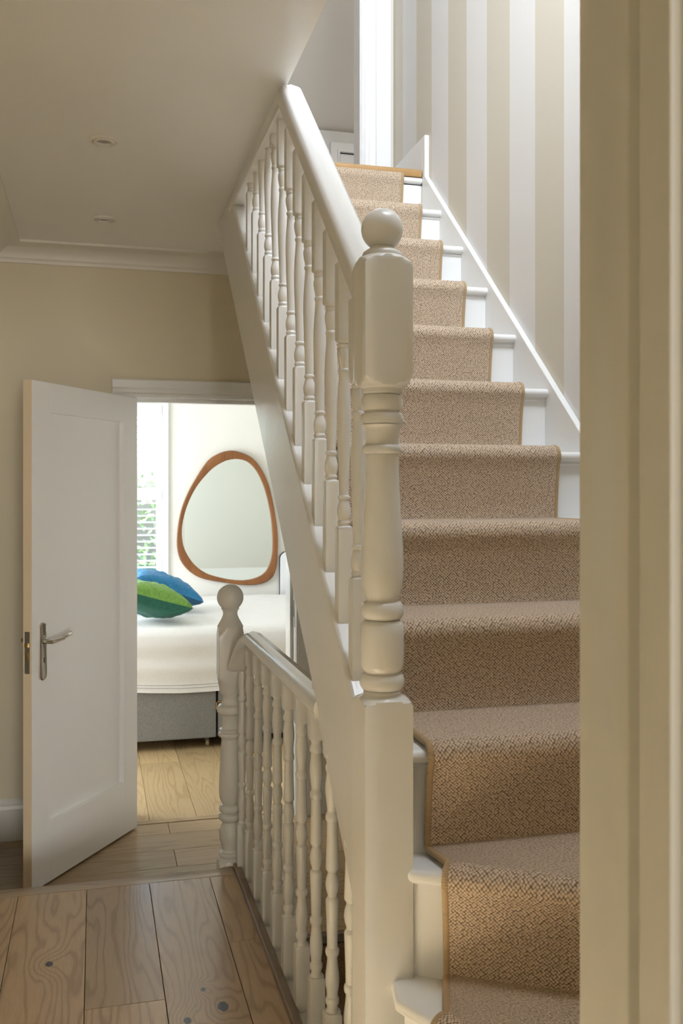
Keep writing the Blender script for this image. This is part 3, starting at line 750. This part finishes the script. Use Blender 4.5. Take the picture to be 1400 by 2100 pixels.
m2 = MB().lathe(turned_lower(HALL - .008, RT - .13), (0, 0, 0), 24).mesh('baluster', smooth=35); m2.materials.append(M['white_turned'])
put(m2, 'baluster', lb, (BX - .014, 3.312, 0))

# ------------------------------------------------------------------ stairs going down under the main flight
ls = thing('lower_staircase', 'staircase going down behind the low balustrade, in shade', 'staircase', (0.9, 3.0, -1.2))
rows = []
for k in range(0, 7):
    Y, Z = 3.222 - k * GO, -k * RI
    if k: MB().prism(bull(Y, Y + GO + .03, Z), 'x', 0.532, XWALL).build('tread', 'white_stair', ls, smooth=35)
    B(0.532, XWALL, Y + .022, Y + .037, Z - RI, Z - .026).build('riser', 'white_stair', ls)
    e = .009
    if k == 0: rows.append(((0.60, Y + .012, Z - .032), (1.215, Y + .012, Z - .032)))
    else:
        for j in range(9):
            a = math.pi / 2 + math.radians(200) * j / 8; r = .0215
            rows.append(((0.60, Y + .0125 + r * math.cos(a), Z - .0125 + r * math.sin(a)), (1.215, Y + .0125 + r * math.cos(a), Z - .0125 + r * math.sin(a))))
    rows.append(((0.60, Y + .013, Z - .06), (1.215, Y + .013, Z - .06)))
    rows.append(((0.60, Y + .013, Z - RI + .02), (1.215, Y + .013, Z - RI + .02)))
    rows.append(((0.60, Y + .003, Z - RI + e), (1.215, Y + .003, Z - RI + e)))
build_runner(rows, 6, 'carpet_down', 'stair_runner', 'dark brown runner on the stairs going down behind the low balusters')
wall('wall_stairwell_lower', B(0.40, 0.4975, 1.70, 3.34, -2.2, HALL - .21), 'cream', 'wall below the hall floor beside the stairs going down')

# ------------------------------------------------------------------ downlights
def downlight(x, y, label):
    t = thing('recessed_downlight', label, 'ceiling light', (x, y, CEIL), None, 'downlights in the hall ceiling')
    MB().lathe([(0, .046, None), (-.003, .046, None), (-.006, .043, None), (-.007, .036, None), (-.0055, .0362, None), (-.0005, .0358, None), (-.0005, .030, None)], (x, y, CEIL), 40, cap=False).build('trim_ring', 'cornice', t, smooth=30)
    MB().lathe([(-.0005, .0345, None), (-.009, .0335, None), (-.010, .0275, None), (-.006, .0268, None), (.0, .024, None)], (x, y, CEIL), 40, cap=False).build('bezel', 'cornice', t, smooth=30)
    MB().lathe([(-.0015, .0265, None), (-.0012, .0005, None)], (x, y, CEIL), 32).build('lamp_face', 'lamp', t)
downlight(0.027, 3.07, 'round recessed downlight nearer the viewer in the hall ceiling')
downlight(0.027, 1.31, 'added unseen recessed downlight in the hall ceiling close to the near doorway')  # extra fitting added out of view, only to carry the fill spot
sl_ = bpy.data.lights.new('floor_bounce_fill', 'SPOT'); sl_.energy = 4000; sl_.color = (0.80, 0.92, 1.0); sl_.spot_size = R(23); sl_.spot_blend = 0.8; sl_.shadow_soft_size = 0.03  # unseen spot added to bounce fill light off the hall floor
slo = bpy.data.objects.new('floor_bounce_fill', sl_); COL.objects.link(slo); slo.location = (0.027, 1.31, CEIL - .02); slo.rotation_euler = (R(-2), R(1.5), 0)
downlight(0.034, 3.95, 'round recessed downlight nearer the cornice and bedroom door')

# ------------------------------------------------------------------ loft landing at the head of the stairs
tag(B(-1.0, 3.0, 3.72, 6.0, LAND2 - .03, LAND2).build('floor_loft', 'oak_landing'), 'loft landing floor beyond the head of the stairs', 'floor', 'structure')
wall('wall_loft_knee', B(-1.0, 3.0, 6.0, 6.06, LAND2, 3.905), 'loft_knee', 'low white eaves wall under the loft slope')
tag(MB().prism([(6.06, 3.90), (4.20, 5.62), (4.20, 5.70), (6.10, 3.95)], 'x', -1.0, 3.0).build('ceiling_loft', 'loft'), 'shaded sloping loft ceiling seen above the handrail', 'ceiling', 'structure')
wall('wall_loft_partition', MB().box(1.30, 3.0, 4.155, 4.25, LAND2, 6.3).box(-1.0, 0.45, 4.155, 4.25, LAND2, 6.3).box(0.45, 1.30, 4.155, 4.25, 5.0, 6.3), 'loft', 'partition wall with the white door frame at the stair head')
wall('wall_loft_side', MB().box(-1.05, -1.0, 4.2, 6.06, LAND2, 5.6).box(3.0, 3.05, 4.2, 6.06, LAND2, 5.6), 'loft', 'side walls of the loft room')
lf = thing('trim_6', 'bright white moulded door frame at the head of the stairs', 'door frame', (1.2, 4.15, LAND2), 'structure')
cp = [(1.158, 4.155), (1.158, 4.135), (1.166, 4.128), (1.174, 4.133), (1.180, 4.127), (1.186, 4.133), (1.196, 4.128), (1.204, 4.122), (1.228, 4.120), (1.234, 4.126), (1.234, 4.138), (1.306, 4.138), (1.306, 4.155)]
MB().prism(cp, 'z', LAND2, 5.05).build('architrave', 'white_stair', lf)
B(1.165, 1.30, 4.155, 4.26, LAND2, 5.02).build('jamb', 'white_stair', lf)
B(0.45, 1.165, 4.155, 4.26, 4.985, 5.02).build('head', 'white_stair', lf)
tag(MB().prism([(3.705, LAND2 + .02), (3.705, LAND2 + .165), (4.12, LAND2 + .165), (4.12, LAND2 + .02)], 'x', XW, XWALL).build('baseboard_loft', 'white_stair', bevel=.003), 'white skirting board on the loft landing beside the striped wall', 'baseboard', 'structure')
ed = thing('door_2', 'small white eaves door with moulded frame behind the stair head', 'door', (1.9, 5.99, LAND2), 'structure')
zc_ = 3.828
MB().prism([(1.478, LAND2), (1.478, zc_), (2.4, zc_), (2.4, LAND2), (2.34, LAND2), (2.34, zc_ - .05), (1.528, zc_ - .05), (1.528, LAND2)], 'y', 5.975, 6.0).build('frame', 'white_stair', ed, bevel=.004)
MB().prism([(1.524, LAND2), (1.524, zc_ - .046), (2.344, zc_ - .046), (2.344, LAND2), (2.33, LAND2), (2.33, zc_ - .062), (1.54, zc_ - .062), (1.54, LAND2)], 'y', 5.967, 6.0).build('frame_bead', 'white_stair', ed, bevel=.003)
B(1.54, 2.33, 5.994, 6.0, zc_ - .072, zc_ - .062).build('shadow_gap', 'black', ed)
B(1.545, 2.325, 5.985, 6.0, LAND2 + .01, zc_ - .072).build('leaf', 'white_stair', ed)

# ------------------------------------------------------------------ bedroom shell
FW = 7.60
WX0, WX1, WZ0, WZ1 = -0.62, 0.545, 0.80, 2.24
fwm = MB().box(-2.0, WX0, FW, FW + .25, 0, 2.75).box(WX1, 3.2, FW, FW + .25, 0, 2.75).box(WX0, WX1, FW, FW + .25, 0, WZ0).box(WX0, WX1, FW, FW + .25, WZ1, 2.75)
wall('wall_bedroom_far', fwm, 'bed_wall', 'pale far bedroom wall with the window and the wooden mirror')
wall('wall_bedroom_near', MB().box(-2.0, 0.14, 4.70, 4.71, 0, 2.75).box(0.947, 3.2, 4.70, 4.71, 0, 2.75).box(0.14, 0.947, 4.70, 4.71, 2.0, 2.75), 'bed_wall', 'bedroom side of the doorway wall, seen only in the mirror')
wall('wall_bedroom_right', B(3.2, 3.3, 4.70, FW, 0, 2.75), 'bed_wall', 'right bedroom wall out of view')
wall('wall_bedroom_left', MB().box(-2.1, -2.0, 4.70, FW, 0, 2.75), 'bed_wall', 'left bedroom wall out of view')
tag(B(-2.1, 3.3, 4.70, FW + .2, 2.75, 2.85).build('ceiling_bedroom', 'bed_wall'), 'white bedroom ceiling', 'ceiling', 'structure')

wd = thing('window_1', 'white sash window behind the louvred shutters', 'window', (0, FW + .2, WZ0), 'structure')
yq = FW + .17
for (x0, x1, z0, z1) in ((WX0, WX0 + .06, WZ0, WZ1), (WX1 - .06, WX1, WZ0, WZ1), (WX0, WX1, WZ0, WZ0 + .07), (WX0, WX1, WZ1 - .06, WZ1), (WX0, WX1, 1.50, 1.56)):
    B(x0, x1, yq, yq + .05, z0, z1).build('sash_bar', 'shutter', wd, bevel=.003)
B(WX0 + .05, WX1 - .05, yq + .02, yq + .026, WZ0 + .05, WZ1 - .05).build('pane', 'glass', wd)
B(WX0 - .05, WX1 + .02, FW - .03, FW + .17, WZ0 - .03, WZ0).build('sill', 'shutter', wd, bevel=.004)
tag(MB().prism([(WX1 - .002, FW), (WX1 - .002, FW - .02), (WX1 + .01, FW - .026), (WX1 + .016, FW - .014), (WX1 + .02, FW - .014), (WX1 + .02, FW)], 'z', WZ0 - .02, WZ1 + .04).build('trim_7', 'shutter'), 'white window surround edge beside the mirror', 'trim', 'structure')
def shutter(x0, x1, label):
    t = thing('plantation_shutter', label, 'shutter', ((x0 + x1) / 2, FW + .02, WZ0), None, 'louvred shutters in the bedroom window')
    y0, y1 = FW + .005, FW + .035; sw = .045
    zs = [(WZ0, .886), (1.492, 1.588), (2.145, WZ1)]
    B(x0, x0 + sw, y0, y1, WZ0, WZ1).build('stile', 'shutter', t, bevel=.003); B(x1 - sw, x1, y0, y1, WZ0, WZ1).build('stile', 'shutter', t, bevel=.003)
    for (a, b) in zs: B(x0 + sw, x1 - sw, y0, y1, a, b).build('rail', 'shutter', t, bevel=.003)
    ang = R(8); w_ = .062
    pr = []
    for i in range(12):
        a = 2 * math.pi * i / 12; p, q = w_ / 2 * math.cos(a), .0045 * math.sin(a)
        pr.append((p * math.cos(ang) - q * math.sin(ang), p * math.sin(ang) + q * math.cos(ang)))
    L = x1 - x0 - 2 * sw
    me = MB().prism(pr, 'x', -L / 2, L / 2).mesh('slat', smooth=50); me.materials.append(M['shutter'])
    for (a, b) in ((.886, 1.492), (1.588, 2.145)):
        n = int(round((b - a) / .0502))
        for i in range(n):
            put(me, 'slat', t, ((x0 + x1) / 2, FW + .02, a + (b - a) * (i + .5) / n))
B(WX1 - .03, WX1, FW - .005, FW + .045, WZ0, WZ1).build('frame', 'shutter', wd, bevel=.003)
shutter(-0.02, WX1 - .034, 'white louvred window shutter panel with open slats beside the mirror')
shutter(WX0 + .004, -0.024, 'white louvred window shutter panel hidden behind the open door')

# ------------------------------------------------------------------ mirror
def smooth_closed(pts, n):
    out = []; m = len(pts)
    for i in range(m):
        p0, p1, p2, p3 = (Vector(pts[(i + k - 1) % m]) for k in range(4))
        for j in range(n):
            t = j / n
            out.append(.5 * ((2 * p1) + (-p0 + p2) * t + (2 * p0 - 5 * p1 + 4 * p2 - p3) * t * t + (-p0 + 3 * p1 - 3 * p2 + p3) * t ** 3))
    return out
MO = [(1.081, 1.884), (1.205, 1.840), (1.285, 1.755), (1.345, 1.640), (1.385, 1.495), (1.412, 1.350), (1.430, 1.205), (1.430, 1.070), (1.421, .955), (1.397, .877), (1.335, .826), (1.235, .806), (1.122, .810), (1.010, .828), (.876, .853), (.788, .882), (.710, .938), (.655, 1.010), (.630, 1.088), (.625, 1.178), (.637, 1.312), (.665, 1.436), (.715, 1.560), (.771, 1.661), (.827, 1.752), (.883, 1.820), (.962, 1.866), (1.018, 1.882)]
MI = [(1.106, 1.819), (1.184, 1.798), (1.253, 1.730), (1.308, 1.622), (1.347, 1.498), (1.376, 1.351), (1.389, 1.205), (1.390, 1.081), (1.374, .990), (1.335, .911), (1.267, .866), (1.166, .845), (1.054, .852), (.943, .877), (.854, .909), (.776, .965), (.721, 1.032), (.677, 1.121), (.662, 1.223), (.672, 1.335), (.711, 1.468), (.766, 1.580), (.833, 1.670), (.911, 1.749), (1.000, 1.801), (1.055, 1.815)]
def polar(pts, c, n):
    s = smooth_closed([(p[0], p[1], 0) for p in pts], 8); res = []
    ang_ = [(math.atan2(q.y - c[1], q.x - c[0]), (q - Vector((c[0], c[1], 0))).length) for q in s]; ang_.sort()
    for i in range(n):
        a = -math.pi + 2 * math.pi * i / n
        for j in range(len(ang_)):
            if ang_[j][0] >= a: break
        else: j = 0
        a1, r1 = ang_[j]; a0, r0 = ang_[j - 1]
        if a1 < a: a1 += 2 * math.pi
        if a0 > a1 or a0 > a: a0 -= 2 * math.pi
        t = (a - a0) / max(a1 - a0, 1e-6); r = r0 + (r1 - r0) * min(max(t, 0), 1)
        res.append((c[0] + r * math.cos(a), c[1] + r * math.sin(a)))
    return res
mc = (1.04, 1.28); NP = 96
O_ = polar(MO, mc, NP); I_ = polar(MI, mc, NP)
mir = thing('wall_mirror', 'rounded pebble-shaped mirror in a walnut frame on the bedroom wall', 'mirror', (1.04, FW, 0.81)); MIRROR_TILT = R(1.1)
def lerp2(a, b, t): return [(p[0] + (q[0] - p[0]) * t, p[1] + (q[1] - p[1]) * t) for p, q in zip(a, b)]
rings = [[(x, FW - .002, z) for x, z in O_], [(x, FW - .030, z) for x, z in O_], [(x, FW - .037, z) for x, z in lerp2(O_, I_, .12)], [(x, FW - .037, z) for x, z in lerp2(O_, I_, .85)], [(x, FW - .034, z) for x, z in I_], [(x, FW - .012, z) for x, z in I_]]
MB().loft(rings, True, False).build('frame', 'walnut', mir, smooth=40)
MB().prism(lerp2(I_, O_, .1), 'y', FW - .016, FW - .004).build('mirror_glass', 'mirror', mir)

mir.rotation_euler = (MIRROR_TILT, 0, 0)
# pale panel with a rounded corner behind the bed
pn = thing('rounded_panel', 'pale grey panel with rounded corner and thin dark edge behind the bed', 'panel', (1.70, FW - .02, 0))
def rrect(x0, x1, z0, z1, r):
    p = [(x0, z0)]
    p += [(x0 + r - r * math.cos(a), z1 - r + r * math.sin(a)) for a in [math.pi / 2 * i / 8 for i in range(9)]]
    p += [(x1 - r + r * math.sin(a), z1 - r + r * math.cos(a)) for a in [math.pi / 2 * i / 8 for i in range(9)]]
    return p + [(x1, z0)]
MB().prism(rrect(1.448, 2.0, 0.02, 1.071, .06), 'y', FW - .020, FW - .002).build('dark_edge', 'black', pn)
MB().prism(rrect(1.452, 1.995, 0.022, 1.067, .057), 'y', FW - .034, FW - .006).build('face', 'panel', pn, bevel=.003)

# ------------------------------------------------------------------ bed
BX0, BX1, BY0, BY1 = -0.35, 1.75, 5.77, 7.50
bd = thing('bed', 'grey fabric divan bed with storage drawer and small castors', 'bed', (0.7, 6.6, 0))
B(BX0, 0.712, BY0, BY1, .062, .42).build('divan_base', 'divan', bd, bevel=.008)
B(0.722, BX1, BY0 + .02, BY1, .062, .42).build('divan_base', 'divan', bd, bevel=.008)
dw = B(0.7235, 1.50, BY0 - .002, BY0 + .03, .066, .272).build('drawer', 'divan', bd, bevel=.004)
B(0.7235, BX1, BY0, BY0 + .03, .284, .42).build('top_border', 'divan', bd, bevel=.004)
B(0.7105, 0.7165, BY0 - .004, BY0 + .004, .235, .283).build('bracket', 'brass', dw); B(0.7105, 0.752, BY0 - .004, BY0 + .004, .277, .283).build('bracket', 'brass', dw)
B(BX0 + .01, BX1 - .01, BY0 + .01, BY1 - .01, .42, .69).build('mattress', 'linen', bd, bevel=.04, seg=4)
for (x, y) in ((.661, 5.83), (BX0 + .12, 5.83), (1.3, 5.83), (.661, 7.3), (1.3, 7.3)):
    cs = MB().lathe([(.062, .010, None), (.045, .010, None), (.044, .016, None), (.036, .016, None)], (x, y, 0), 14).build('castor', 'steel', bd)
    MB().tube([(x - .010, y, .026), (x + .010, y, .026)], .0255, 18).build('castor_wheel', 'chrome', cs, smooth=40)
def spread():
    from mathutils import noise
    nu, prof = 70, []
    for i in range(30): prof.append((BY1 - .0 - (BY1 - BY0 - .06) * i / 29, .735, 0))
    for i in range(1, 7):
        a = math.pi / 2 * i / 6; prof.append((BY0 + .06 - .085 * math.sin(a), .735 - .07 * (1 - math.cos(a)), .2))
    zb = .362
    for i in range(1, 15): prof.append((BY0 - .025 - .006 * math.sin(i), .665 - (.665 - zb) * i / 14, i / 14))
    x0, x1 = BX0 - .01, BX1 + .03
    vs, fs = [], []
    for lay in (0, 1):
        for j, (y, z, d) in enumerate(prof):
            for i in range(nu + 1):
                x = x0 + (x1 - x0) * i / nu
                nz = noise.noise(Vector((x * 2.3, y * 2.0, z * 3))) * .010 + noise.noise(Vector((x * 7, y * 9, z * 4))) * .0035
                yy, zz = y, z
                if d > 0:
                    yy += (noise.noise(Vector((x * 4.0, 3.3, z * 2))) * .014 + noise.noise(Vector((x * 11, 1.3, z * 6))) * .004) * d
                    zz += (.012 * math.sin(x * 3.1 + 2.6) + .004 * math.sin(x * 9)) * d
                else: zz += nz
                if lay: yy += .006 if d else 0; zz -= 0 if d > .3 else .006
                vs.append((x, yy, zz))
    N1 = nu + 1; T = len(prof) * N1; m = len(prof)
    for j in range(m - 1):
        for i in range(nu):
            a = j * N1 + i; fs.append((a, a + 1, a + N1 + 1, a + N1)); b = a + T; fs.append((b, b + N1, b + N1 + 1, b + 1))
        a = j * N1; fs.append((a, a + N1, a + N1 + T, a + T)); a += nu; fs.append((a, a + T, a + N1 + T, a + N1))
    for i in range(nu):
        a = i; fs.append((a, a + T, a + 1 + T, a + 1)); a = (m - 1) * N1 + i; fs.append((a, a + 1, a + 1 + T, a + T))
    return MB().add(vs, fs), vs, N1, m
sm, svs, sN, sm_n = spread()
bs = thing('bedspread', 'white linen bedspread draped over the divan bed', 'bedspread', (0.7, 6.6, .735))
sp_o = sm.build('cloth', 'linen', bs, smooth=70)
for back in (1, 2):
    row = [svs[(sm_n - 1 - back * 1) * sN + i] for i in range(sN)]
    MB().tube([(x, y - .0015, z + (.006 if back == 1 else 0)) for x, y, z in row], .0014, 5).build('hem_stitching', plain('hem_thread_%d' % back, (0.38, 0.35, 0.34), .9), sp_o)

def cushion(name, label, top, bot, loc, rot, size, thick, seed):
    t = thing(name, label, 'cushion', loc, None, None); t.rotation_euler = rot
    n = 26
    for (sg, mt, nm) in ((1, top, 'front_cover'), (-1, bot, 'back_cover')):
        vs, fs = [], []
        for lay in (0, 1):
            for j in range(n + 1):
                for i in range(n + 1):
                    u, v = -1 + 2 * i / n, -1 + 2 * j / n
                    pinch = 1 - .15 * (1 - u * u) * abs(v) ** 3; pinch2 = 1 - .15 * (1 - v * v) * abs(u) ** 3
                    h = max(0, (1 - u * u) * (1 - v * v)) ** .42 * thick / 2
                    h += (.005 * math.sin(u * 9 + v * 4 + seed) + .004 * math.sin(v * 13 - u * 5 + seed) + .003 * math.sin(u * 21 + v * 8) * (1 if sg > 0 else .3)) * (1 - u * u) * (1 - v * v) * (1 if lay == 0 else 0)
                    if lay: h = max(0, h - .004)
                    vs.append((u * size / 2 * pinch2, v * size / 2 * pinch, sg * h))
        N1 = n + 1; T = N1 * N1
        for j in range(n):
            for i in range(n):
                a = j * N1 + i; fs.append((a, a + 1, a + N1 + 1, a + N1)); fs.append((a + T, a + T + N1, a + T + N1 + 1, a + T + 1))
        me = MB().add(vs, fs).mesh(nm, smooth=80); me.materials.append(M[mt])
        o = bpy.data.objects.new(nm, me); COL.objects.link(o); o.parent = t
    e = MB(); pts = []
    return t
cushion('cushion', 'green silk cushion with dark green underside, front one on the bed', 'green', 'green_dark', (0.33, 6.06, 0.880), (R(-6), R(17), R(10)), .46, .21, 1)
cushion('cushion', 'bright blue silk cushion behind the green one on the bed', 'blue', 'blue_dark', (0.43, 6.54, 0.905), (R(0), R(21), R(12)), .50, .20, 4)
cushion('pillow', 'white pillow lying at the head of the bed under the cushions', 'linen', 'linen', (-0.12, 6.60, 0.825), (0, R(2), R(88)), .45, .12, 7)

# ------------------------------------------------------------------ garden outside the window
tag(B(-8, 8, 8.2, 22, -1.6, -1.5).build('ground', 'soil'), 'garden ground below the bedroom window', 'ground', 'structure')
def shrub(loc, rx, rz, n, seed, label):
    rr = random.Random(seed); t = thing('garden_shrub', label, 'shrub', (loc[0], loc[1], -1.5), None, 'shrubs outside the window')
    MB().tube([(loc[0], loc[1], -1.5), (loc[0] + .05, loc[1], loc[2])], .05, 8).build('stem', 'soil', t)
    mb = MB()
    for i in range(n):
        a, b, q = rr.uniform(0, 6.283), math.acos(rr.uniform(-1, 1)), rr.uniform(.55, 1) ** .5
        c = Vector((loc[0] + rx * q * math.sin(b) * math.cos(a), loc[1] + rx * q * math.sin(b) * math.sin(a), loc[2] + rz * q * math.cos(b)))
        u = Vector((rr.uniform(-1, 1), rr.uniform(-1, 1), rr.uniform(-1, 1))).normalized(); v = u.orthogonal().normalized(); s = rr.uniform(.04, .09)
        mb.add([c + u * s, c + v * s * .5, c - u * s, c - v * s * .5], [(0, 1, 2, 3)])
    o = mb.build('foliage', 'leaf', t); o['kind'] = 'stuff'
shrub((0.35, 9.2, 0.42), .55, .45, 1300, 3, 'leafy green shrub low behind the window shutters')
shrub((0.75, 15.5, 0.35), 1.3, 1.55, 1900, 5, 'pale green tree further off behind the window shutters')
